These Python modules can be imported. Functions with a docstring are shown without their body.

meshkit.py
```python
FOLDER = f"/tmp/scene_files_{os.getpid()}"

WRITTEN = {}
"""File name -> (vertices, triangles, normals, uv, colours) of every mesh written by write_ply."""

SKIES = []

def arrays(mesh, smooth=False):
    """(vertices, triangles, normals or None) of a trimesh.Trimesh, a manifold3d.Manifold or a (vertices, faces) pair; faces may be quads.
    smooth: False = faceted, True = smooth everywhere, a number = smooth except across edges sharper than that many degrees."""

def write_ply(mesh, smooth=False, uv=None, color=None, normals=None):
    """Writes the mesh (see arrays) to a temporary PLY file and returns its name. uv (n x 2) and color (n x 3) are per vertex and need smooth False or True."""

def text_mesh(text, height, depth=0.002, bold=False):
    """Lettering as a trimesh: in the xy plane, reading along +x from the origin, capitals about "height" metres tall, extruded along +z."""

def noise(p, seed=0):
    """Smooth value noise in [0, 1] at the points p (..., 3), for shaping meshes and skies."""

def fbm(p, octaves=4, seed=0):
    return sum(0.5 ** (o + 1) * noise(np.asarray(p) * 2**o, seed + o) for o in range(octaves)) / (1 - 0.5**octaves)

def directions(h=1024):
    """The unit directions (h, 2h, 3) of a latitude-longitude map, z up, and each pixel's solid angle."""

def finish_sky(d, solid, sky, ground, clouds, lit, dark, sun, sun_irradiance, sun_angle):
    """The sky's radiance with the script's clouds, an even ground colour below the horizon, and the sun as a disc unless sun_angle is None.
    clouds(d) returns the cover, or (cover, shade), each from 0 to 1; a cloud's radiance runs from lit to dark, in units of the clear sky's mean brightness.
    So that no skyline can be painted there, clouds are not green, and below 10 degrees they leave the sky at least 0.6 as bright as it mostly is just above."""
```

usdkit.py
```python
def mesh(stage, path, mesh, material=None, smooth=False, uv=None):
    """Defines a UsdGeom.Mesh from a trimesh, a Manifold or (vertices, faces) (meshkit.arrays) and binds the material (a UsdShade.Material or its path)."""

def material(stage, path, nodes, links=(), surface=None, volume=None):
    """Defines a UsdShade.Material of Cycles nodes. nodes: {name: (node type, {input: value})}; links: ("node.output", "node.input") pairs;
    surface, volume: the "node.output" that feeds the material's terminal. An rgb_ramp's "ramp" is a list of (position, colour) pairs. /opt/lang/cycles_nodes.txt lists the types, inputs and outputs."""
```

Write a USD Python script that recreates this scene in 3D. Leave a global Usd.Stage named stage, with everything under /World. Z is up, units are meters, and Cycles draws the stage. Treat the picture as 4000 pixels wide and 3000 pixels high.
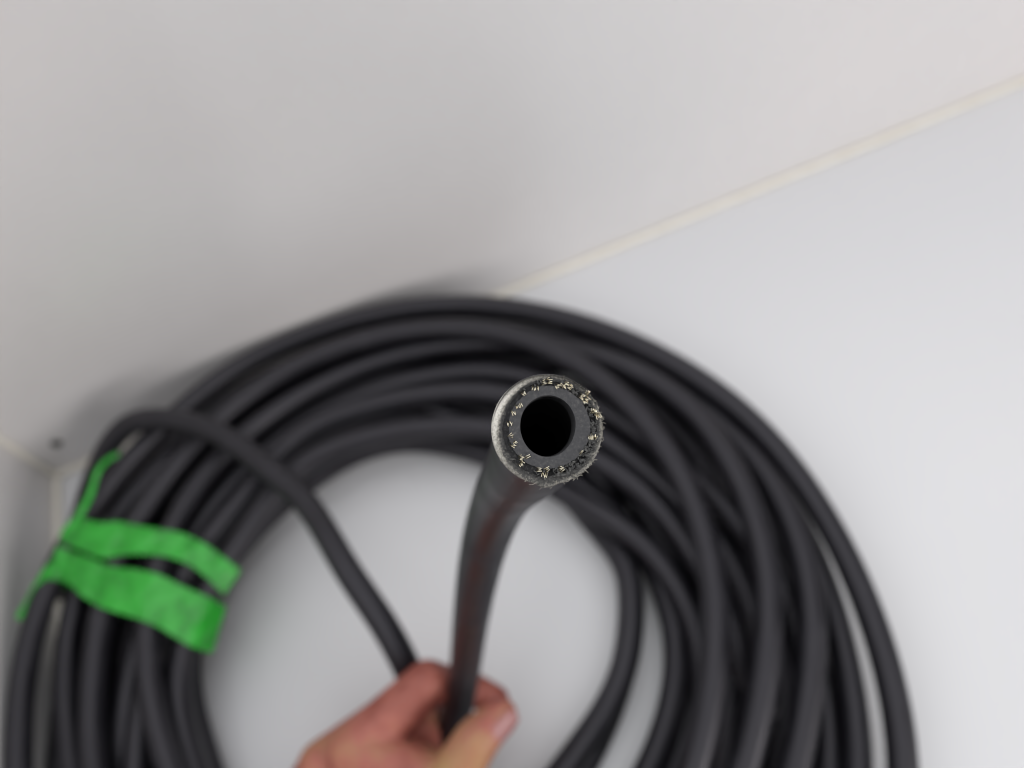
import math, random
import numpy as np, trimesh, manifold3d as m3, usdkit
from meshkit import noise, fbm
from scipy.interpolate import PchipInterpolator, CubicSpline
from scipy.ndimage import gaussian_filter1d
from scipy.spatial import cKDTree
from pxr import Gf, Sdf, Usd, UsdGeom, UsdLux, UsdShade, Vt

rng = np.random.default_rng(7)
random.seed(7)
stage = Usd.Stage.CreateInMemory()
UsdGeom.SetStageUpAxis(stage, UsdGeom.Tokens.z)
UsdGeom.SetStageMetersPerUnit(stage, 1.0)
UsdGeom.Xform.Define(stage, '/World')
stage.SetDefaultPrim(stage.GetPrimAtPath('/World'))

# ------------------------------------------------------------------ camera, lamps, exposure
F, CX, CY, CAM_H = 3000.0, 2000.0, 1500.0, 0.475      # pixels of the 4000 x 3000 photograph
FOCUS, FSTOP, EXPOSURE = 0.1035, 11.5, 0.10

def camera_axes():
    n = np.array([617.0, 1890.0, F]); n /= np.linalg.norm(n)
    m = np.cross([217 - CX, 1858 - CY, F], [0.0, 1131 - CY, F])
    a = np.cross(m, n); a /= np.linalg.norm(a)
    a = a if a[0] > 0 else -a
    return np.array([a, np.cross(-n, a), -n])
R = camera_axes()                                       # world = R @ (right, down, forward)
EYE = np.array([0, 0, CAM_H])

cam = UsdGeom.Camera.Define(stage, '/World/camera')
M = np.eye(4)
M[:3, 0], M[:3, 1], M[:3, 2], M[:3, 3] = R @ [1, 0, 0], R @ [0, -1, 0], R @ [0, 0, -1], EYE
cam.AddTransformOp().Set(Gf.Matrix4d(*M.T.ravel().tolist()))
cam.CreateFocalLengthAttr(24.0); cam.CreateHorizontalApertureAttr(32.0); cam.CreateVerticalApertureAttr(24.0)
cam.CreateFStopAttr(FSTOP); cam.CreateFocusDistanceAttr(FOCUS)
cam.CreateClippingRangeAttr(Gf.Vec2f(0.005, 50)); cam.CreateExposureAttr(EXPOSURE)

def rect_light(name, pos, target, w, h, power, colour):
    l = UsdLux.RectLight.Define(stage, '/World/' + name)
    d = np.array(target, float) - pos; d /= np.linalg.norm(d)
    up = np.array([0, 1.0, 0]) if abs(d[2]) > .9 else np.array([0, 0, 1.0])
    x = np.cross(d, up); x /= np.linalg.norm(x); y = np.cross(x, d)
    T = np.eye(4); T[:3, 0], T[:3, 1], T[:3, 2], T[:3, 3] = x, y, -d, pos
    l.AddTransformOp().Set(Gf.Matrix4d(*T.T.ravel().tolist()))
    l.CreateWidthAttr(w); l.CreateHeightAttr(h); l.CreateIntensityAttr(power); l.CreateColorAttr(Gf.Vec3f(*colour))
    l.CreateNormalizeAttr(False)
rect_light('overhead_softbox', (-0.35, 0.0, 1.6), (-0.35, 0.0, 0), 3.3, 2.8, 1.25, (0.985, 0.99, 1.0))
rect_light('front_softbox', (1.0, -1.35, 0.66), (-0.1, 0.3, 0.05), 1.4, 0.7, 6.1, (1.0, 0.97, 0.95))

# ------------------------------------------------------------------ helpers
def pix(px, py, depth):
    """The point seen at a pixel of the photograph, at a depth along the optical axis."""
    return EYE + R @ (np.array([(px - CX) / F, (py - CY) / F, 1.0]) * depth)
def pixz(px, py, z):
    r = R @ np.array([(px - CX) / F, (py - CY) / F, 1.0])
    return EYE + r * (z - CAM_H) / r[2]

used = {}
def path_of(name, parent):
    base = (str(parent.GetPath()) if parent else '/World') + '/'
    k = used.get(base + name, 0); used[base + name] = k + 1
    return base + (name if k == 0 else f'{name}_{k:03d}')
def tag(p, **kw):
    for k, v in kw.items():
        p.SetCustomDataByKey(k, v)
    return p
def thing(name, label, category, loc=(0, 0, 0)):
    x = UsdGeom.Xform.Define(stage, path_of(name, None)); x.AddTranslateOp().Set(Gf.Vec3d(*map(float, loc)))
    return tag(x.GetPrim(), label=label, category=category)
def world_of(p):
    t = UsdGeom.Xformable(p).ComputeLocalToWorldTransform(Usd.TimeCode.Default()).ExtractTranslation()
    return np.array(t)
def obj(name, mesh, mat, parent=None, smooth=40, **kw):
    """One Mesh prim; the vertices are given in world space and stored relative to the parent."""
    if isinstance(mesh, tuple):
        v, f = np.asarray(mesh[0], float), np.asarray(mesh[1], int)
    elif hasattr(mesh, 'to_mesh'):
        q = mesh.to_mesh(); v, f = np.array(q.vert_properties[:, :3], float), np.array(q.tri_verts)
    else:
        v, f = np.array(mesh.vertices), np.array(mesh.faces)
    if parent is not None:
        v = v - world_of(parent)
    g = usdkit.mesh(stage, path_of(name, parent), (v, f), mat, smooth=smooth)
    return tag(g.GetPrim(), **kw)

def frames(P):
    T = np.gradient(P, axis=0); T /= np.linalg.norm(T, axis=1, keepdims=True)
    N = np.zeros_like(P); a = np.array([0, 0, 1.0]) if abs(T[0, 2]) < .9 else np.array([1.0, 0, 0])
    n = a - T[0] * (a @ T[0]); N[0] = n / np.linalg.norm(n)
    for i in range(1, len(P)):
        n = N[i - 1] - T[i] * (N[i - 1] @ T[i]); N[i] = n / np.linalg.norm(n)
    return T, N, np.cross(T, N)
def tube(P, r, sides=28, caps=True, flip=False, flat=1.0):
    P = np.asarray(P, float); T, N, B = frames(P)
    r = np.broadcast_to(np.asarray(r, float), len(P))[:, None, None]
    a = np.linspace(0, 2 * np.pi, sides, endpoint=False)
    V = (P[:, None] + r * (np.cos(a)[None, :, None] * N[:, None] + flat * np.sin(a)[None, :, None] * B[:, None])).reshape(-1, 3)
    n = len(P); i, j = np.meshgrid(np.arange(n - 1), np.arange(sides), indexing='ij'); j2 = (j + 1) % sides
    q = np.stack([i * sides + j, i * sides + j2, (i + 1) * sides + j2, (i + 1) * sides + j], -1).reshape(-1, 4)
    f = np.vstack([q[:, [0, 1, 2]], q[:, [0, 2, 3]]])
    if caps == 'far':
        V = np.vstack([V, P[-1]]); k = np.arange(sides); f = np.vstack([f, np.stack([(n - 1) * sides + k, (n - 1) * sides + (k + 1) % sides, np.full(sides, n * sides)], 1)])
    elif caps:
        V = np.vstack([V, P[0], P[-1]]); k = np.arange(sides); k2 = (k + 1) % sides
        f = np.vstack([f, np.stack([k2, k, np.full(sides, n * sides)], 1), np.stack([(n - 1) * sides + k, (n - 1) * sides + k2, np.full(sides, n * sides + 1)], 1)])
    return V, (f[:, ::-1] if flip else f)
def join(parts):
    V, Fc, n = [], [], 0
    for v, f in parts:
        V.append(v); Fc.append(np.asarray(f) + n); n += len(v)
    return np.vstack(V), np.vstack(Fc)
def curve(pts, n=200):
    pts = np.asarray(pts, float)
    s = np.r_[0, np.cumsum(np.linalg.norm(np.diff(pts, axis=0), axis=1) ** .7)]
    C = CubicSpline(s, pts)(np.linspace(0, s[-1], n * 4))
    d = np.r_[0, np.cumsum(np.linalg.norm(np.diff(C, axis=0), axis=1))]
    t = np.linspace(0, d[-1], n)
    return np.stack([np.interp(t, d, C[:, k]) for k in range(3)], 1)
def slab(x0, x1, y0, y1, z0, z1, bevel=.001):
    c = m3.Manifold.hull(m3.Manifold.compose([m3.Manifold.sphere(bevel, 8).translate((x, y, z)) for x in (x0 + bevel, x1 - bevel) for y in (y0 + bevel, y1 - bevel) for z in (z0 + bevel, z1 - bevel)]))
    return c

# ------------------------------------------------------------------ materials
def mat(name, nodes, links=(), surface='p.BSDF'):
    return usdkit.material(stage, '/World/Looks/' + name, nodes, list(links), surface=surface)
def panel_material(name, c1, c2, rough, spec):
    return mat(name, {
        'g': ('geometry', {}), 'n': ('noise_texture', {'scale': 2.6, 'detail': 2.0}),
        'r': ('rgb_ramp', {'ramp': [(.3, c1), (.7, c2)]}),
        'n2': ('noise_texture', {'scale': 700.0, 'detail': 3.0}), 'n3': ('noise_texture', {'scale': 11.0, 'detail': 5.0, 'roughness': .65}), 'rr': ('map_range', {'from_min': .3, 'from_max': .7, 'to_min': rough - .07, 'to_max': rough + .07, 'clamp': True}),
        'b': ('bump', {'strength': .12, 'distance': .0004}),
        'p': ('principled_bsdf', {'specular_ior_level': spec})},
        [('g.position', 'n.vector'), ('g.position', 'n2.vector'), ('g.position', 'n3.vector'), ('n3.fac', 'rr.value'), ('rr.result', 'p.roughness'), ('n.fac', 'r.fac'), ('r.color', 'p.base_color'), ('n2.fac', 'b.height'), ('b.normal', 'p.normal')])
floor_m = panel_material('white_floor', (.77, .772, .79), (.735, .74, .765), .42, .45)
wall_m = panel_material('white_wall', (.77, .735, .73), (.70, .695, .70), .30, 1.0)
cream_m = mat('cream_edge', {'g': ('geometry', {}), 'n': ('noise_texture', {'scale': 60.0}), 'r': ('rgb_ramp', {'ramp': [(.3, (.86, .83, .765)), (.7, (.82, .78, .70))]}),
              'p': ('principled_bsdf', {'roughness': .4})}, [('g.position', 'n.vector'), ('n.fac', 'r.fac'), ('r.color', 'p.base_color')])
rubber_m = mat('black_rubber', {
    'g': ('geometry', {}), 'n': ('noise_texture', {'scale': 45.0, 'detail': 4.0}), 'r': ('rgb_ramp', {'ramp': [(.3, (.0065, .0062, .0085)), (.62, (.011, .0107, .014)), (.8, (.020, .0195, .023))]}),
    'rg': ('map_range', {'from_min': .3, 'from_max': .75, 'to_min': .35, 'to_max': .52, 'clamp': True}),
    'n2': ('noise_texture', {'scale': 1500.0, 'detail': 3.0}), 'b': ('bump', {'strength': .25, 'distance': .0003}),
    'p': ('principled_bsdf', {'specular_ior_level': .54, 'specular_tint': (.95, .92, 1.0)})},
    [('n.fac', 'rg.value'), ('rg.result', 'p.roughness'), ('g.position', 'n.vector'), ('g.position', 'n2.vector'), ('n.fac', 'r.fac'), ('r.color', 'p.base_color'), ('n2.fac', 'b.height'), ('b.normal', 'p.normal')])
def cut_material(name, stops, scale, rough, bump, dist):
    return mat(name, {
        'g': ('geometry', {}), 'n': ('noise_texture', {'scale': scale, 'detail': 5.0, 'roughness': .7}), 'r': ('rgb_ramp', {'ramp': stops}),
        'n2': ('noise_texture', {'scale': scale * 2.3, 'detail': 4.0, 'roughness': .7}), 'b': ('bump', {'strength': bump, 'distance': dist}),
        'p': ('principled_bsdf', {'roughness': rough, 'specular_ior_level': .35})},
        [('g.position', 'n.vector'), ('g.position', 'n2.vector'), ('n.fac', 'r.fac'), ('r.color', 'p.base_color'), ('n2.fac', 'b.height'), ('b.normal', 'p.normal')])
tube_m = cut_material('cut_inner_rubber', [(.3, (.042, .043, .047)), (.55, (.06, .06, .064)), (.72, (.11, .108, .105))], 2200, .62, .4, .0001)
bore_m = cut_material('bore_rubber', [(.3, (.010, .010, .011)), (.7, (.016, .016, .017))], 900, .6, .2, .0001)
braid_m = cut_material('torn_braid_rubber', [(.36, (.010, .010, .011)), (.54, (.022, .022, .024)), (.68, (.065, .064, .062)), (.82, (.12, .117, .108))], 2600, .7, .6, .0002)
shred_m = cut_material('rubber_shreds', [(.3, (.03, .03, .032)), (.7, (.13, .13, .125))], 1800, .7, .3, .0001)
fibre_m = cut_material('grey_fibres', [(.3, (.22, .21, .18)), (.7, (.42, .40, .35))], 3000, .8, .2, .0001)
cover_m = mat('cut_cover', {
    'g': ('geometry', {}), 'a': ('attribute', {'attribute': 'dust'}),
    'n': ('noise_texture', {'scale': 2600.0, 'detail': 5.0, 'roughness': .75}),
    'nr': ('map_range', {'from_min': .32, 'from_max': .68, 'to_min': -.2, 'to_max': .2, 'clamp': True}),
    'add': ('math', {'math_type': 'add'}),
    'r': ('rgb_ramp', {'ramp': [(.0, (.025, .025, .027)), (.35, (.075, .074, .072)), (.65, (.34, .325, .29)), (1.0, (.84, .81, .74))]}),
    'b': ('bump', {'strength': .6, 'distance': .0002}), 'p': ('principled_bsdf', {'roughness': .8, 'specular_ior_level': .25})},
    [('g.position', 'n.vector'), ('n.fac', 'nr.value'), ('nr.result', 'add.value1'), ('a.fac', 'add.value2'), ('add.value', 'r.fac'), ('r.color', 'p.base_color'), ('n.fac', 'b.height'), ('b.normal', 'p.normal')])
brass_m = mat('brass_wire', {'g': ('geometry', {}), 'n': ('noise_texture', {'scale': 3000.0}), 'r': ('rgb_ramp', {'ramp': [(.3, (.62, .55, .40)), (.7, (.93, .89, .74))]}),
              'p': ('principled_bsdf', {'metallic': 1.0, 'roughness': .17})}, [('g.position', 'n.vector'), ('n.fac', 'r.fac'), ('r.color', 'p.base_color')])
green_m = mat('green_tape', {'g': ('geometry', {}), 'n': ('noise_texture', {'scale': 85.0, 'detail': 3.0}), 'r': ('rgb_ramp', {'ramp': [(.3, (.012, .26, .018)), (.5, (.022, .38, .028)), (.7, (.036, .46, .043))]}),
              'b': ('bump', {'strength': .8, 'distance': .004}),
              'p': ('principled_bsdf', {'roughness': .26, 'specular_ior_level': .6})}, [('g.position', 'n.vector'), ('n.fac', 'r.fac'), ('r.color', 'p.base_color'), ('n.fac', 'b.height'), ('b.normal', 'p.normal')])
screw_m = mat('dark_screw', {'p': ('principled_bsdf', {'base_color': (.05, .048, .046), 'roughness': .45, 'metallic': .4})})
skin_m = mat('skin', {
    'g': ('geometry', {}), 'n': ('noise_texture', {'scale': 70.0, 'detail': 3.0}), 'nr': ('map_range', {'from_min': .3, 'from_max': .7, 'to_min': -.24, 'to_max': .24, 'clamp': True}), 'at': ('attribute', {'attribute': 'tone_shade'}), 'add': ('math', {'math_type': 'add'}),
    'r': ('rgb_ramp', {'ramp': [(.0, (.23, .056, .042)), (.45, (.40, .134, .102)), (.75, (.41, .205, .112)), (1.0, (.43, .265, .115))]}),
    'n2': ('noise_texture', {'scale': 420.0, 'detail': 4.0}), 'b': ('bump', {'strength': .35, 'distance': .0008}),
    'p': ('principled_bsdf', {'roughness': .5, 'subsurface_weight': .15, 'subsurface_radius': (1.0, .35, .2), 'subsurface_scale': .003, 'specular_ior_level': .4})},
    [('g.position', 'n.vector'), ('g.position', 'n2.vector'), ('n.fac', 'nr.value'), ('nr.result', 'add.value1'), ('at.fac', 'add.value2'), ('add.value', 'r.fac'), ('r.color', 'p.base_color'), ('n2.fac', 'b.height'), ('b.normal', 'p.normal')])
added_sleeve_m = mat('added_dark_sleeve', {'p': ('principled_bsdf', {'base_color': (.030, .030, .033), 'roughness': .85})})
nail_m = mat('nail', {'p': ('principled_bsdf', {'base_color': (.36, .16, .155), 'roughness': .3})})

# ------------------------------------------------------------------ the white box: floor, two walls, cream edges
WX, WY = -0.3245, 0.3975
fl = obj('floor', slab(WX - .018, 1.3, -.9, WY + .018, -.018, 0), floor_m, kind='structure')
wall = thing('wall_panel', 'white panel standing upright behind the coil, with a cream lower edge', 'wall panel', (.4, WY, 0))
obj('panel', slab(WX - .018, 1.3, WY, WY + .018, .001, .36), wall_m, wall)
obj('edge_strip', slab(WX + .0005, 1.3, WY - .0058, WY - .0002, .0004, .0058, .0020), cream_m, wall)
obj('corner_strip', slab(WX + .0005, WX + .0048, WY - .0050, WY - .0002, .0061, .36, .0014), cream_m, wall)
sp = pixz(220, 1732, .045); r_ = R @ np.array([(220 - CX) / F, (1732 - CY) / F, 1]); sp = EYE + r_ * (WY / r_[1])
head = m3.Manifold.cylinder(.0016, .0042, .0030, 28).rotate((90, 0, 0)).translate((sp[0], WY + .0002, sp[2]))
slot = m3.Manifold.cube((.0060, .0014, .0010), True)
slot = (slot + slot.rotate((0, 0, 90))).rotate((90, 0, 0)).translate((sp[0], WY - .0014, sp[2]))
obj('screw', head - slot, screw_m, wall, label='small dark screw head near the corner')
wall2 = thing('wall_panel', 'white panel at the left edge, meeting the other panel in the corner by the green tape', 'wall panel', (WX, -.2, 0))
obj('panel', slab(WX - .018, WX, -.9, WY - .0005, .001, .36), wall_m, wall2)
obj('edge_strip', slab(WX + .0002, WX + .0062, -.9, WY - .0062, .0004, .0060, .0018), cream_m, wall2)

# ------------------------------------------------------------------ the coil: every turn from points traced on the photograph
HR = 0.0075
CC = np.array([-.083, .147])
NT = 260
TH = np.linspace(270, -90, NT)
# each turn: radius at its start, its end, and knots (pixel x, pixel y, height) or ('r', angle, radius, height)
turns = [
 ('A', [(29,3000,.046),(63,2730,.047),(145,2450,.050),(207,2296,.052),(361,2013,.055),(434,1927,.055),(520,1832,.055),(615,1738,.054),(768,1597,.052),(971,1420,.050),(1242,1305,.050),(1514,1237,.050),(1785,1203,.050),(2200,1262,.050),(2420,1338,.049),(2590,1430,.047),(2760,1535,.045),(2920,1672,.043),(3059,1824,.041),(3240,2097,.038),(3357,2359,.034),(3457,2675,.030),(3525,3000,.026)], (.246,.250)),
 ('B', [(357,3000,.044),(347,2826,.046),(357,2682,.048),(371,2537,.050),(386,2402,.054),(513,2035,.058),(564,1970,.058),(636,1876,.058),(738,1767,.058),(849,1617,.056),(1039,1488,.056),(1310,1352,.056),(1581,1285,.056),(1852,1271,.057),(2200,1380,.058),(2426,1535,.059),(2562,1690,.060),(2670,1843,.060),(2742,2024,.060),(2788,2205,.060),(2806,2359,.060),(2797,2585,.060),(2760,2856,.058),(2724,3000,.056)], (.215,.170)),
 ('C', [(665,3000,.046),(622,2875,.048),(583,2730,.050),(569,2585,.052),(573,2455,.054),(658,2071,.056),(680,2020,.056),(738,1919,.056),(832,1803,.054),(971,1671,.050),(1175,1535,.046),(1378,1440,.043),(1581,1373,.041),(1990,1335,.042),(2330,1365,.046),(2652,1525,.052),(2788,1681,.056),(2887,1843,.058),(2959,1997,.058),(3005,2178,.058),(3023,2359,.058),(3005,2585,.056),(2959,2811,.054),(2914,3000,.052)], (.150,.185)),
 ('D', [(480,2940,.022),(500,2730,.026),(540,2489,.036),(700,2160,.040),(800,2010,.038),(935,1850,.036),(1320,1580,.036),(1600,1487,.036),(1780,1447,.036),(1988,1440,.036),(2300,1560,.034),(2550,1735,.032),(2742,1880,.030),(2878,2006,.028),(3010,2200,.024),(3080,2500,.020),(3090,2900,.016)], (.185,.212)),
 ('E', [(476,3000,.022),(501,2860,.026),(543,2711,.030),(640,2400,.040),(795,2100,.048),(897,2020,.048),(1005,1926,.047),(1052,1752,.047),(1242,1644,.047),(1514,1563,.046),(1785,1522,.045),(1988,1529,.043),(2380,1726,.036),(2589,1898,.034),(2700,1995,.030),(2833,2124,.027),(2923,2268,.025),(3000,2480,.022),(3010,2800,.020)], (.170,.195)),
 ('F', [(760,3000,.030),(690,2800,.036),(680,2620,.040),(704,2527,.042),(790,2350,.046),(904,2165,.050),(976,2085,.050),(1134,1827,.050),(1310,1739,.050),(1581,1678,.050),(1852,1664,.049),(2100,1700,.046),(2336,1789,.042),(2470,1862,.040),(2588,1970,.038),(2688,2115,.034),(2800,2290,.028),(2887,2458,.024),(2941,2585,.022),(2980,2800,.018)], (.150,.185)),
 ('G', [(805,2920,.016),(722,2720,.014),(722,2560,.014),(748,2440,.015),(800,2320,.016),(880,2200,.018),(1000,2060,.019),(1190,1890,.020),(1440,1738,.021),('r',55,.131,.022),(2200,1900,.021),(2354,2006,.022),(2471,2079,.024),(2580,2187,.024),(2670,2332,.022),(2733,2458,.018),(2780,2700,.016)], (.148,.170)),
 ('H', [('r',178,.168,.010),('r',150,.166,.010),('r',110,.160,.009),('r',70,.150,.0085),('r',35,.137,.009),('r',15,.130,.012),(2450,2110,.018),(2462,2178,.022),(2475,2290,.026),(2471,2404,.028),(2444,2630,.028),(2354,2811,.024),(2254,2928,.020)], (.160,.112)),
 ('I', [('r',178,.175,.0085),('r',120,.176,.0085),('r',60,.165,.0085),('r',20,.150,.0085),('r',8,.136,.009),(2462,2210,.012),(2468,2404,.013),(2436,2630,.013),(2385,2790,.012),(2310,2930,.011)], (.172,.120)),
 ('J', [(222,3000,.014),(241,2873,.014),(270,2730,.016),(308,2619,.018),('r',140,.232,.028),('r',100,.232,.030),('r',60,.229,.030),('r',30,.227,.036),(2986,1798,.044),(3068,1934,.048),(3131,2088,.050),(3194,2313,.050),(3194,2540,.048),(3158,2765,.046),(3104,3000,.044)], (.238,.205)),
 ('K', [('r',60,.214,.0085),(2700,1530,.014),(2900,1722,.016),(3060,1922,.018),(3185,2140,.020),(3272,2404,.022),(3322,2675,.019),(3362,2880,.015),(3385,3000,.013)], (.205,.228)),
 ('L', [(330,3080,.0085),(300,2866,.0085),(300,2650,.010),(275,2480,.013),(258,2330,.018),(315,2175,.022),(485,1945,.026),(660,1742,.027),(882,1545,.027),(1110,1400,.026),('r',80,.246,.020),('r',60,.242,.012),('r',25,.222,.0085),(2960,1960,.009),(3050,2150,.009),(3130,2400,.010),(3215,2600,.011),(3250,2800,.011),(3268,3000,.011)], (.200,.215)),
 ('M', [('r',178,.186,.0085),('r',120,.192,.0085),('r',60,.196,.0085),('r',20,.206,.0085),('r',-20,.200,.0085)], (.188,.200)),
 ('N', [('r',178,.198,.020),('r',158,.210,.020),('r',140,.228,.022),('r',90,.229,.022),('r',45,.225,.022),('r',10,.208,.020),('r',-30,.196,.020)], (.195,.200)),
 ('O', [('r',178,.206,.030),('r',158,.222,.030),('r',140,.244,.026),('r',90,.2475,.025),('r',50,.238,.026),('r',15,.224,.022),('r',-5,.200,.018),('r',-30,.188,.020)], (.200,.195)),
 ('P', [('r',178,.176,.022),('r',130,.184,.022),('r',80,.186,.022),('r',40,.184,.022),('r',5,.180,.020),('r',-30,.176,.020)], (.176,.178)),
 ('R', [('r',178,.166,.0085),('r',120,.166,.0085),('r',60,.158,.0085),('r',30,.152,.0085),(2500,1985,.0085),(2560,2075,.0085),(2680,2300,.0085)], (.166,.150)),
 ('Q', [(2471,2110,.012),(2590,2255,.013),(2655,2400,.015),(2676,2540,.017),(2655,2720,.018),(2600,2856,.018),(2550,3000,.017),('r',178,.160,.020),('r',150,.160,.024),('r',110,.158,.026),('r',60,.150,.022),('r',30,.140,.014)], (.158,.130)),
]
paths = []
LAYER = {'H': (.0155, .0085), 'I': (.031, .0085), 'M': (.0465, .0085), 'K': (.062, .0085), 'R': (.0235, .022), 'Q': (.039, .021), 'P': (.0545, .022), 'N': (.069, .022), 'O': (.080, .031)}
inner_r = {}
for name, knots, (ra, rb) in turns:
    K = []
    if name in LAYER:                                    # hidden lengths lie side by side in layers outside the innermost turn
        knots = [k for k in knots if not (k[0] == 'r' and k[1] > 75)]
        knots += [('r', a, inner_r[a] + LAYER[name][0] * (np.interp(a, [120, 140, 158, 182], [(.238 - inner_r[122]) / .082, (.238 - inner_r[134]) / .082, 1.0, .95] if name != 'O' else [1.08, 1.08, .92, .80]) if a > 115 else (.236 - inner_r[a]) / .082), LAYER[name][1]) for a in (182, 170, 158, 146, 134, 122, 110, 98, 88)]
        ra = inner_r[182] + LAYER[name][0]
    for k in knots:
        if k[0] == 'r':
            K.append(k[1:])
        else:
            q = pixz(*k)[:2] - CC; t = math.degrees(math.atan2(q[1], q[0]))
            K.append((t + 360 if t < -100 else t, np.hypot(*q), k[2]))
    if name == 'A':
        K = [(k[0], k[1] + .0055 * np.clip((165 - k[0]) / 25, .1, 1), k[2] + (.004 if k[0] > 100 else 0)) for k in K]
    K.sort(key=lambda k: -k[0])
    K = [(k[0] + 0, k[1], k[2]) for k in K]
    K = [(270, ra, .018)] + K + [(-90, rb, .018)]
    t = np.array([-k[0] for k in K])
    keep = np.r_[True, np.diff(t) > .5]; t = t[keep]; K = np.array(K)[keep]
    rr = gaussian_filter1d(PchipInterpolator(t, K[:, 1])(-TH), 2.2, mode='nearest')
    zz = gaussian_filter1d(PchipInterpolator(t, K[:, 2])(-TH), 3.0, mode='nearest')
    if name == 'G':
        inner_r = {q: float(np.interp(-q, -TH, rr)) for q in (182, 170, 158, 146, 134, 122, 110, 98, 88)}; print(inner_r)
    a = np.radians(TH)
    paths.append(np.stack([CC[0] + rr * np.cos(a), CC[1] + rr * np.sin(a), zz], 1))
W = np.stack(paths)                                      # turns x samples x 3
rank0 = W[:, :, 2].copy()
Dm = 2 * HR * .985
near = [(i, j) for i in range(len(W)) for j in range(i)]
for it in range(60):                                     # rest the turns on each other: overlapping lengths move apart, mostly up
    push, cnt = np.zeros(W.shape), np.zeros(W.shape[:2])
    for i, j in near:
        for s in range(-3, 4):
            a0, a1 = max(0, s), NT + min(0, s)
            A, B = W[i, a0:a1], W[j, a0 - s:a1 - s]
            d = A - B; L = np.linalg.norm(d, axis=1)
            hit = L < Dm
            if not hit.any(): continue
            g = d[hit] / np.maximum(L[hit], 1e-6)[:, None]
            up = np.sign(rank0[i, a0:a1][hit] - rank0[j, a0 - s:a1 - s][hit] + 1e-9)
            mv = (Dm - L[hit])[:, None] * np.stack([g[:, 0] * .35, g[:, 1] * .35, up * np.maximum(.5, abs(g[:, 2]))], 1) * .35
            np.add.at(push[i], np.arange(a0, a1)[hit], mv); np.add.at(cnt[i], np.arange(a0, a1)[hit], 1)
            np.add.at(push[j], np.arange(a0 - s, a1 - s)[hit], -mv); np.add.at(cnt[j], np.arange(a0 - s, a1 - s)[hit], 1)
    push /= np.maximum(cnt, 1)[..., None]
    push = gaussian_filter1d(push, 4, axis=1, mode='nearest')
    ray = W - EYE; slide = ray / ray[..., 2:3] * push[..., 2:3]     # stay on the line of sight of the traced point
    W += slide; W[..., :2] += push[..., :2]
    W[..., 2] = np.maximum(W[..., 2], HR)
    W = gaussian_filter1d(W, .8, axis=1, mode='nearest')
    W[..., 0] = np.maximum(W[..., 0], WX + HR + .0005); W[..., 1] = np.minimum(W[..., 1], WY - HR - .0005)

end_pts = [(2137, 1682, .1035)]
hose = thing('rubber_hose', 'black rubber hose coiled on the white floor, its cut end held up to the camera', 'hose', (CC[0], CC[1], 0))
for k in range(len(W)):
    P = np.stack([CubicSpline(np.arange(NT), W[k][:, c])(np.linspace(0, NT - 1, 420)) for c in range(3)], 1)
    obj('turn', tube(P, HR, 26), rubber_m, hose, smooth=60)

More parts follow.
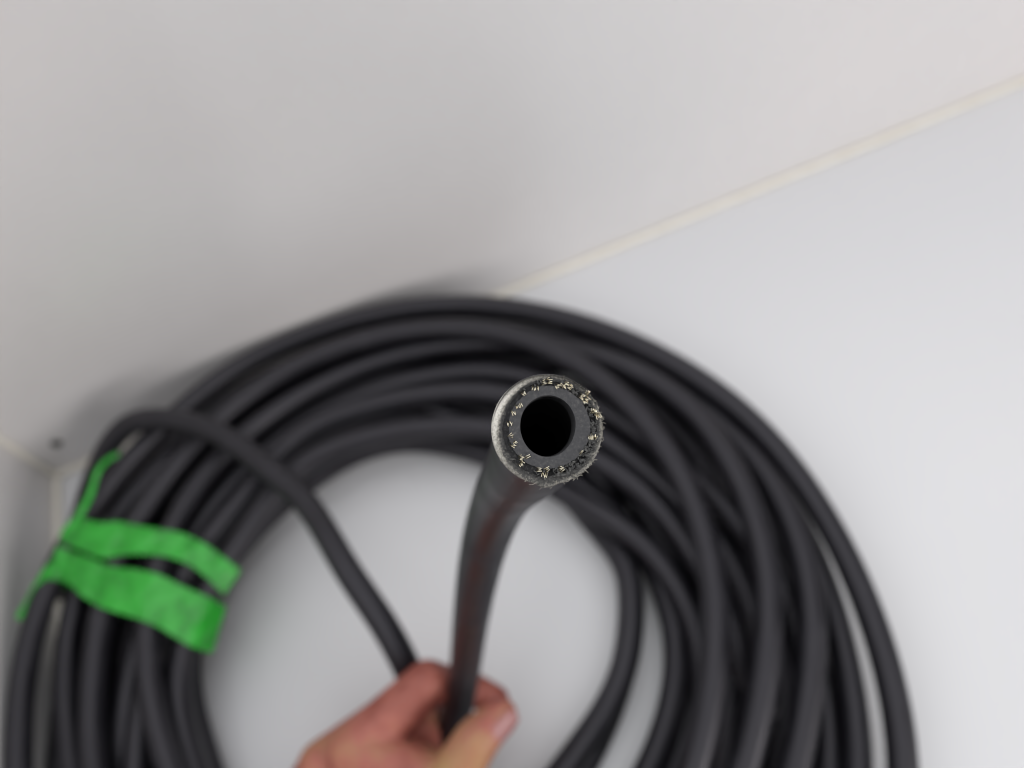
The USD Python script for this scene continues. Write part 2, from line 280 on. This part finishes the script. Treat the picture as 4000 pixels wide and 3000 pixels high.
# the tail: out of the coil at the left, over it, through the hand, and up to the camera
tail = [pixz(240, 2330, .016), pixz(300, 2090, .022), pixz(352, 1915, .036), pixz(392, 1811, .052), pixz(434, 1731, .066), pixz(506, 1659, .076), pixz(615, 1637, .081), pixz(760, 1659, .082),
        pixz(904, 1724, .081), pixz(1049, 1833, .081), pixz(1193, 1963, .082), pix(1356, 2224, .418), pix(1500, 2441, .405), pix(1590, 2610, .404), pix(1640, 2760, .416), pix(1660, 2960, .424)]
obj('loose_length', tube(curve(tail, 420), HR, 26), rubber_m, hose, smooth=60)
O = pix(2137, 1676, .1035)
view = (EYE - O) / np.linalg.norm(EYE - O)
right, down = R @ [1, 0, 0], R @ [0, 1, 0]
N = view + .06 * right - .03 * down; N /= np.linalg.norm(N)
V = -down - N * (-down @ N); V /= np.linalg.norm(V); U = np.cross(V, N)
held = [O - N * .0006, O - N * .010, pix(2088, 1768, .130), pix(2020, 1850, .165), pix(1945, 1960, .208), pix(1880, 2170, .254), pix(1849, 2350, .296), pix(1826, 2530, .345), pix(1806, 2700, .388), pix(1775, 2850, .398), pix(1735, 3010, .402)]
HC = curve(held, 520)
for _ in range(3):                                       # an even bend below the cut end
    HS = gaussian_filter1d(HC, 16, axis=0, mode='nearest'); w_ = np.clip((np.arange(520) - 20) / 60, 0, 1)[:, None] * np.clip((519 - np.arange(520)) / 40, 0, 1)[:, None]; HC = HC * (1 - w_) + HS * w_
rad = np.full(len(HC), HR); 
obj('held_length', tube(HC, HR * .992, 40, caps=False), rubber_m, hose, smooth=60)

# ------------------------------------------------------------------ the cut end
PHI = np.linspace(-np.pi, np.pi, 361)[:-1]
def ang(d):
    return (np.degrees(PHI) - d + 180) % 360 - 180
def wob(seed, k, amp):
    return amp * (fbm(np.stack([np.cos(PHI) * k, np.sin(PHI) * k, np.full(len(PHI), seed * 7.3)], 1), 4, seed) - .5) * 2
def grid(radii, heights, flip=False):
    """Rings of points round the hose axis: radii and heights are (rings x angles) in metres."""
    P = O + radii[..., None] * (np.cos(PHI)[None, :, None] * U + np.sin(PHI)[None, :, None] * V) + heights[..., None] * N
    n, s = radii.shape
    i, j = np.meshgrid(np.arange(n - 1), np.arange(s), indexing='ij'); j2 = (j + 1) % s
    q = np.stack([i * s + j, (i + 1) * s + j, (i + 1) * s + j2, i * s + j2], -1).reshape(-1, 4)
    f = np.vstack([q[:, [0, 1, 2]], q[:, [0, 2, 3]]])
    return P.reshape(-1, 3), (f[:, ::-1] if flip else f)
ragged = np.clip(np.exp(-(ang(-15) / 48) ** 2) + .9 * np.exp(-(ang(-62) / 30) ** 2), 0, 1)
outer = HR * (1 + .003 * np.cos(2 * PHI) + wob(1, 2.0, .006) + ragged * wob(2, 26, .016) + .055 * np.exp(-(ang(-91) / 9) ** 4) + .012 * np.exp(-(ang(-50) / 14) ** 2))
LW = np.exp(-(ang(160) / 66) ** 2)
seam_o = HR * (.872 - .075 * LW + .035 * np.exp(-(ang(0) / 50) ** 2) + .018 * np.sin(PHI) + wob(3, 3, .02) + wob(4, 16, .016) - .02 * ragged)
seam_i = HR * (.755 - .07 * LW + .04 * np.sin(PHI) + wob(5, 3, .025) + wob(6, 18, .018) + .02 * np.exp(-(ang(10) / 40) ** 2))
bore = HR * .525 * (1 - .055 * np.cos(2 * PHI + .15) + wob(7, 2, .008) + .5 * np.exp(-(ang(-70) / 35) ** 2) * wob(8, 24, .02)) + .00040 * np.sin(PHI) + .0001 * np.cos(PHI)
def h_noise(radii, k, amp, seed):
    P = np.stack([radii * np.cos(PHI), radii * np.sin(PHI), np.zeros_like(radii)], -1)
    return amp * (fbm(P * k + 31.7, 4, seed) - .5) * 2
# inner tube: a little of the bore wall, a worn lip, the cut face
t = np.linspace(0, 1, 26)[:, None]
face_r = bore + (seam_i - bore) * t
fh = h_noise(face_r, 2200, .00007, 11) + h_noise(face_r, 500, .00012, 12) + .0001
lip = np.stack([bore * .99, bore * .985, bore * .985, bore * .99]); lh = np.stack([np.full(360, -.006), np.full(360, -.002), np.full(360, -.0006), -.00015 + 0 * bore])
edge_r = np.stack([seam_i * 1.012, seam_i * 1.015]); edge_h = np.stack([np.full(360, -.0003), np.full(360, -.0012)])
inner = obj('inner_tube', grid(np.vstack([lip, face_r, edge_r]), np.vstack([lh, fh, edge_h])), tube_m, hose, smooth=50)
obj('bore', tube(HC[2:200], HR * .56, 48, caps='far', flip=True), bore_m, inner, smooth=60)
# braid: a torn, recessed ring
t = np.linspace(0, 1, 34)[:, None]
br_r = (seam_i * .99) + (seam_o * 1.02 - seam_i * .99) * t
depth = -.00028 * np.sin(np.pi * t) ** .7 * (1 + .8 * ragged)
br_h = depth + h_noise(br_r, 2600, .00034, 21) * (.14 + 1.15 * ragged) + h_noise(br_r, 900, .00022, 22)
braid = obj('braid_layer', grid(br_r, np.minimum(br_h, .00025)), braid_m, hose, smooth=50)
# cover: cut face, worn bevel, side
t = np.linspace(0, 1, 14)[:, None]
bevel_w = .00012 + .00075 * np.exp(-(ang(155) / 66) ** 2)
cf_r = seam_o + (outer - bevel_w * 1.2 - seam_o) * t
cf_h = h_noise(cf_r, 2600, .00010, 31) * (.5 + 2.2 * ragged) + h_noise(cf_r, 800, .0001, 32) - .00005
bw_r = np.stack([outer - bevel_w * .75, outer - bevel_w * .3, outer, outer * 1.002, outer * 1.001, np.full(360, HR * 1.001)])
bw_h = np.stack([-.0001 - bevel_w * .08, -.00018 - bevel_w * .22, -.0004 - bevel_w * .42, -.0010 - bevel_w * .7, -.0017 - bevel_w * 1.5, np.full(360, -.0034)])
sk_r = np.stack([seam_o * .985, seam_o * .99]); sk_h = np.stack([np.full(360, -.0014), np.full(360, -.0003)])
cr, ch = np.vstack([sk_r, cf_r, bw_r]), np.vstack([sk_h, cf_h, bw_h])
left_w = np.exp(-(ang(152) / 82) ** 2); right_w = np.exp(-(ang(-30) / 60) ** 2)
dust = np.zeros_like(cr)
dust[2:16] = .22 + .10 * t + (.34 * left_w + .28 * right_w) * t ** 3
dust[16:] = np.clip(np.array([.85, .95, .95, .7, .3, 0])[:, None] + left_w * np.array([.1, .1, .15, .3, .55, .25])[:, None], 0, 1.05) * (.32 + .68 * left_w + .20 * right_w)
cov = obj('outer_cover', grid(cr, ch), cover_m, hose, smooth=False)
UsdGeom.PrimvarsAPI(cov).CreatePrimvar('dust', Sdf.ValueTypeNames.FloatArray, 'vertex').Set(Vt.FloatArray.FromNumpy(dust.ravel().astype(np.float32)))

def on_face(px, py, h=0.0):
    """A point of the cut face from its place in an enlarged view of the photograph."""
    u, v = (px - 905) / 690 * HR, -(py - 815) / 712 * HR
    return O + u * U + v * V + h * N
tufts = [(760,290,-80,5),(612,355,-35,3),(552,515,-65,5),(490,605,-60,3),(440,740,-80,4),(455,900,20,3),(492,1005,-40,5),(580,1180,15,4),(660,1170,15,2),(585,1255,-50,4),(870,1395,-95,4),(800,1335,5,3),
         (900,1325,35,3),(1070,1325,25,4),(935,200,10,5),(860,215,15,3),(1030,268,-30,4),(1085,265,50,3),(1140,250,-30,5),(1190,270,-40,4),(1340,400,-40,4),(1390,445,-40,5),(1410,350,65,3),(1480,590,70,4),(1510,620,60,4),(1540,650,-60,4),(1440,915,-85,4),(1500,925,60,3),(1320,1115,60,2)]
for px, py, a, n in tufts:
    parts = []
    for k in range(n):
        aa = math.radians(a + rng.normal(0, 13)); d = np.array([math.cos(aa), math.sin(aa)])
        side = (k - (n - 1) / 2) * 19 + rng.normal(0, 3); L = rng.uniform(46, 86)
        c = np.array([px, py]) + np.array([-d[1], -d[0]]) * side * -1
        p0, p1 = c - np.array([d[0], -d[1]]) * L / 2, c + np.array([d[0], -d[1]]) * L / 2
        A, B = on_face(*p0, -.00012), on_face(*p1, .00028 + rng.uniform(0, .0002))
        mid = (A + B) / 2 + N * .00012
        parts.append(tube(curve([A, mid, B], 7),   .000074, 7))
    obj('wire_tuft', join(parts), brass_m, braid, smooth=60)
parts = []
for k in range(300):                                     # shreds of rubber standing in the torn ring
    d = rng.normal(-15, 55); p = math.radians(d); i = int((p + np.pi) / (2 * np.pi) * 360) % 360
    r = rng.uniform(seam_i[i] * 1.01, seam_o[i] * 1.06); c = O + r * (math.cos(p) * U + math.sin(p) * V) + N * rng.uniform(-.00015, .0001)
    s = rng.uniform(.00008, .00026); b = trimesh.creation.icosphere(0, 1.0); X = b.vertices * np.array([s * rng.uniform(.8, 2.2), s * .5, s])
    q = trimesh.transformations.random_rotation_matrix(rng.random(3))[:3, :3]
    parts.append((X @ q.T + c, b.faces))
obj('rubber_shreds', join(parts), shred_m, braid, smooth=False, kind='stuff')
parts = []
for k in range(330):                                     # frayed threads round the lower right rim
    d = rng.choice([rng.normal(-35, 38), rng.normal(25, 25), rng.uniform(-180, 180)], p=[.62, .3, .08]); p = math.radians(d); i = int((p + np.pi) / (2 * np.pi) * 360) % 360
    rad_ = math.cos(p) * U + math.sin(p) * V; tan = -math.sin(p) * U + math.cos(p) * V
    A = O + (outer[i] - rng.uniform(0, .0006)) * rad_ - N * rng.uniform(.0, .0008)
    L = rng.uniform(.0002, .0006); B = A + L * (rad_ * rng.uniform(.1, 1) + tan * rng.normal(0, .7) + N * rng.normal(0.2, .4))
    parts.append(tube(curve([A, (A + B) / 2 + rng.normal(0, .00007, 3), B], 5), [.00004, .00004, .000035, .00003, .00002], 5))
obj('frayed_fibres', join(parts), fibre_m, cov, kind='stuff')

# ------------------------------------------------------------------ the green tape round the coil
allp = np.concatenate([W.reshape(-1, 3)]); tree = cKDTree(allp[:, :2])
def top_at(xy, reach=.0105):
    i = tree.query_ball_point(xy, reach)
    return max([allp[q, 2] + math.sqrt(max(HR ** 2 - min(np.sum((allp[q, :2] - xy) ** 2), HR ** 2 * .96), 0)) for q in i], default=.004)
def z3(p):
    return np.array([p[0] * .7233, 1500 + p[1] * .7233])
def resample(pts, n):
    pts = np.array([z3(p) for p in pts]); d = np.r_[0, np.cumsum(np.linalg.norm(np.diff(pts, axis=0), axis=1))]
    g = PchipInterpolator(d, pts)(np.linspace(0, d[-1], n)); return g
def ribbon(G, th=.0006):
    """A thin closed sheet from a grid of points (along x across x 3)."""
    n, m = G.shape[:2]
    du, dv = np.gradient(G, axis=0), np.gradient(G, axis=1); nn = np.cross(du, dv); nn /= np.maximum(np.linalg.norm(nn, axis=2, keepdims=True), 1e-12)
    A, B = (G + nn * th / 2).reshape(-1, 3), (G - nn * th / 2).reshape(-1, 3)
    i, j = np.meshgrid(np.arange(n - 1), np.arange(m - 1), indexing='ij')
    q = np.stack([i * m + j, (i + 1) * m + j, (i + 1) * m + j + 1, i * m + j + 1], -1).reshape(-1, 4)
    loop = np.r_[np.arange(m), np.arange(1, n) * m + m - 1, (n - 1) * m + np.arange(m - 2, -1, -1), np.arange(n - 2, 0, -1) * m]
    l2 = np.roll(loop, -1); k = n * m
    rim = np.stack([loop, l2, l2 + k, loop + k], 1)
    q = np.vstack([q, q[:, ::-1] + k, rim[:, ::-1]])
    return np.vstack([A, B]), np.vstack([q[:, [0, 1, 2]], q[:, [0, 2, 3]]])
def band(up, lo, seed):
    n, m = 56, 9
    a, b = resample(up, n), resample(lo, n); w = np.linspace(0, 1, m)
    pxs = a[:, None] * (1 - w)[None, :, None] + b[:, None] * w[None, :, None]
    def hit(p):                                          # height of the first turn met along the line of sight
        for z in np.arange(.085, .002, -.0012):
            if top_at(pixz(*p, z)[:2], .009) >= z:
                return z
        return .002
    Zh = np.array([[hit(pxs[i, j]) for j in (0, 2, 4, 6, 8)] for i in range(n)]).max(1)
    k0 = int(np.argmax(Zh > .04)) + 1; Zh[:k0] = Zh[k0]
    k1 = n - 1 - int(np.argmax(Zh[::-1] > .02)); Zh[k1:] = Zh[k1]
    hull = Zh.copy()
    for i in range(n):                                   # stretched tape bridges the gaps between turns
        for a0 in range(max(0, i - 10), i + 1):
            for b0 in range(i, min(n, i + 11)):
                if b0 > a0:
                    hull[i] = max(hull[i], Zh[a0] + (Zh[b0] - Zh[a0]) * (i - a0) / (b0 - a0))
    Z = np.repeat(gaussian_filter1d(hull, 1.6)[:, None], m, 1) + .0016
    Z = Z + .0022 * (fbm(np.stack([np.arange(n)[:, None] * .25 + 0 * w, w * 2 + 0 * np.arange(n)[:, None], np.full((n, m), seed)], -1), 3, seed) - .4)
    G = np.array([[pixz(*pxs[i, j], Z[i, j]) for j in range(m)] for i in range(n)])
    def wrap(row, away, k=10):                           # down the side of the coil and under it
        out = []
        for s in range(1, k + 1):
            if k < 5:                                    # the inner end curls back under the turns
                q = row + (row - EYE) / np.linalg.norm(row - EYE, axis=1, keepdims=True) * .006 * s; q[:, 2] -= .0006 * s
                q[:, 2] = np.maximum(q[:, 2], .001); out.append(q); continue
            u = s / k; q = row.copy()
            q[:, :2] += away * .0035 * math.sin(min(u * 2.4, math.pi / 2)); q[:, 2] = row[:, 2] * (1 - u) + .0012 * u
            out.append(q)
        return np.array(out)
    def unit(v):
        return v / np.linalg.norm(v)
    c0, c1 = G[0].mean(0)[:2] - CC, G[-1].mean(0)[:2] - CC
    L, Rr = wrap(G[0], unit(c0)), wrap(G[-1], unit(c1), 3)
    return np.concatenate([L[::-1], G, Rr])
tape = thing('green_tape', 'shiny green plastic tape wrapped twice round the left side of the hose coil', 'tape', (-.25, .2, 0))
b1 = band([(330,800),(420,725),(560,750),(620,745),(800,775),(960,800),(1100,860),(1200,930),(1295,1005)], [(330,850),(450,905),(560,940),(700,920),(850,925),(960,950),(1050,995),(1130,1060),(1205,1135)], 3)
b2 = band([(310,880),(480,940),(600,985),(750,1005),(860,1030),(960,1080),(1100,1140),(1215,1200)], [(250,1055),(350,1070),(450,1150),(570,1215),(720,1260),(850,1310),(950,1370),(1040,1420),(1140,1450)], 5)
obj('narrow_band', ribbon(b1), green_m, tape, smooth=60)
obj('wide_band', ribbon(b2), green_m, tape, smooth=60)
def tail_piece(name, pts, width, m_, twist=0.0):
    C = curve([pixz(*z3(p[:2]), p[2]) for p in pts], 40); T = np.gradient(C, axis=0); T /= np.linalg.norm(T, axis=1, keepdims=True)
    vw = C - EYE; side = np.cross(T, vw); side /= np.linalg.norm(side, axis=1, keepdims=True); vw /= np.linalg.norm(vw, axis=1, keepdims=True)
    a = np.linspace(.15, .15 + twist, 40)[:, None]; side = np.cos(a) * side + np.sin(a) * vw
    w = np.linspace(-.5, .5, 6); G = C[:, None] + side[:, None] * w[None, :, None] * width + .0006 * np.cos(w * 5)[None, :, None] * -vw[:, None]
    obj(name, ribbon(G), m_, tape, smooth=60)
tail_piece('loose_end', [(400,770,.074),(440,690,.074),(490,590,.073),(520,490,.074),(560,430,.077),(640,378,.080)], .0040, green_m, .7)
tail_piece('loose_end', [(290,980,.066),(230,1062,.063),(178,1152,.059),(108,1272,.055)], .0060, green_m, -.3)

# ------------------------------------------------------------------ the hand
def bone(a, ra, b, rb):
    return m3.Manifold.hull(m3.Manifold.compose([m3.Manifold.sphere(ra, 28).translate(tuple(map(float, a))), m3.Manifold.sphere(rb, 28).translate(tuple(map(float, b)))]))
J = {
 'index': [(1385, 2935, .376, .0135), (1668, 2664, .384, .0108), (1840, 2690, .412, .0088), (1930, 2735, .408, .0080)],
 'middle': [(1262, 2992, .388, .0130), (1510, 2790, .408, .0102), (1700, 2810, .432, .0090), (1800, 2880, .424, .0082)],
 'ring': [(1180, 3110, .398, .0125), (1400, 2930, .422, .0098), (1590, 2960, .440, .0086), (1690, 3020, .430, .0078)],
 'little': [(1130, 3230, .404, .0115), (1310, 3080, .428, .0084), (1470, 3090, .440, .0075), (1560, 3130, .432, .0068)],
 'thumb': [(1640, 3330, .372, .0155), (1745, 3075, .360, .0125), (1862, 2890, .358, .0104), (1952, 2795, .362, .0084)],
}
Jp = {k: [(pix(*q[:3]), q[3]) for q in v] for k, v in J.items()}
wrist = pix(1330, 3560, .372); arm = pix(1220, 4550, .345)
body = [bone(*Jp[k][i], *Jp[k][i + 1]) for k in Jp for i in range(3)]
palm = [m3.Manifold.sphere(r, 28).translate(tuple(map(float, p))) for p, r in [(Jp[k][0][0] + (EYE - Jp[k][0][0]) * -.03, Jp[k][0][1] * .98) for k in ('index', 'middle', 'ring', 'little')] + [(wrist + right * -.013, .019), (wrist + right * .013, .019)]]
body.append(m3.Manifold.hull(m3.Manifold.compose(palm)))
def blob(*pts):
    return m3.Manifold.hull(m3.Manifold.compose([m3.Manifold.sphere(r, 28).translate(tuple(map(float, p))) for p, r in pts]))
body.append(blob(Jp['index'][0], Jp['thumb'][1], (pix(1530, 2935, .386), .0120), (pix(1625, 3020, .380), .0110), (pix(1500, 3150, .380), .016), Jp['thumb'][0]))
body.append(blob((pix(1520, 2830, .384), .0125), (pix(1600, 2820, .392), .0105), (pix(1540, 2960, .390), .0110), (pix(1460, 2900, .380), .013)))
body.append(blob((pix(1640, 2850, .398), .0105), (pix(1690, 2765, .414), .0105), (pix(1650, 2700, .402), .0095)))
body.append(blob((pix(1640, 2850, .394), .0100), (pix(1560, 2880, .388), .0110), (pix(1650, 2980, .386), .0105)))
body.append(m3.Manifold.hull(m3.Manifold.compose([m3.Manifold.sphere(.0155, 24).translate(tuple(map(float, Jp['thumb'][0][0]))), m3.Manifold.sphere(.013, 24).translate(tuple(map(float, pix(1480, 3050, .382)))), m3.Manifold.sphere(.019, 24).translate(tuple(map(float, wrist)))])))
body.append(m3.Manifold.hull(m3.Manifold.compose([m3.Manifold.sphere(r, 28).translate(tuple(map(float, p))) for p, r in [(wrist + right * -.012, .019), (wrist + right * .012, .019), (arm + right * -.014, .027), (arm + right * .014, .027)]])))
hand = m3.Manifold.batch_boolean(body, m3.OpType.Add).refine_to_length(.0028)
q = hand.to_mesh(); tm = trimesh.Trimesh(np.array(q.vert_properties[:, :3], float), np.array(q.tri_verts), process=True)
trimesh.smoothing.filter_taubin(tm, lamb=.5, nu=.53, iterations=22)
person = thing('person', 'bare hand reaching in from below, gripping the hose between thumb and index finger', 'person', wrist)
hv = np.array(tm.vertices)
for k in ('index', 'middle', 'ring', 'thumb'):           # knuckle creases
    for p, r in Jp[k][1:3]:
        d = np.linalg.norm(hv - p, axis=1)
hv += tm.vertex_normals * (.0006 * (fbm(hv * 130, 3, 5) - .5))[:, None]
def near_chain(k):
    d = np.full(len(hv), 9.0); u = np.zeros(len(hv))
    for i in range(3):
        a, b = Jp[k][i][0], Jp[k][i + 1][0]; t = np.clip(((hv - a) @ (b - a)) / ((b - a) @ (b - a)), 0, 1)
        e = np.linalg.norm(hv - a - t[:, None] * (b - a), axis=1); u = np.where(e < d, i + t, u); d = np.minimum(d, e)
    return d, u
dt, ut = near_chain('thumb'); di, ui = near_chain('index')
tone_shade = np.full(len(hv), .46)
tone_shade += .30 * np.clip(1 - (dt - .012) / .006, 0, 1) * np.interp(ut, [0, .8, 1.3, 2.2, 2.7, 3], [0, .3, 1, 1, .25, 0])
tone_shade -= .30 * np.clip(1 - (di - .012) / .006, 0, 1) * np.interp(ui, [0, .35, 1, 3], [0, .5, .9, 1.0])  # index finger redder, with its shade painted into the skin colour
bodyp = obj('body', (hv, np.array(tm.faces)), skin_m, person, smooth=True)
UsdGeom.PrimvarsAPI(bodyp).CreatePrimvar('tone_shade', Sdf.ValueTypeNames.FloatArray, 'vertex').Set(Vt.FloatArray.FromNumpy(tone_shade.astype(np.float32)))
fore = lambda u: wrist + (arm - wrist) * u
sl = m3.Manifold.hull(m3.Manifold.compose([m3.Manifold.sphere(r, 32).translate(tuple(map(float, fore(u) + right * x))) for u, r, x in [(.30, .033, -.013), (.30, .033, .013), (1.08, .042, -.016), (1.08, .042, .016)]])).refine_to_length(.006)
q = sl.to_mesh(); sv = np.array(q.vert_properties[:, :3], float); sv += (sv - fore(np.clip((sv - wrist) @ (arm - wrist) / ((arm - wrist) @ (arm - wrist)), 0, 1)[:, None])) * (.22 * (fbm(sv * 45, 3, 9) - .5))[:, None]
obj('added_sleeve', (sv, np.array(q.tri_verts)), added_sleeve_m, person, smooth=True)  # unseen sleeve, added to keep the forearm's red reflection off the held hose
# thumb nail: a curved plate on the side of the tip that faces up and right
tip, ip = Jp['thumb'][3][0], Jp['thumb'][2][0]
ax = (tip - ip) / np.linalg.norm(tip - ip)
out = right * .75 - view * -.0 + (EYE - tip) / np.linalg.norm(EYE - tip) * .65 + down * .35; out -= ax * (out @ ax); out /= np.linalg.norm(out); sd = np.cross(ax, out)
s, a = np.linspace(-.0085, .0058, 16), np.linspace(-.85, .85, 13)
rr = np.interp(s, [-.0085, 0, .0058], [.0092, .0088, .0075])
G = np.array([[tip + ax * si + (r * math.cos(ai)) * out + (r * math.sin(ai) * (1 - .18 * (abs(si + .0015) / .0075) ** 4)) * sd for ai in a] for si, r in zip(s, rr)])
obj('thumbnail', ribbon(G, .0006), nail_m, person, smooth=50)
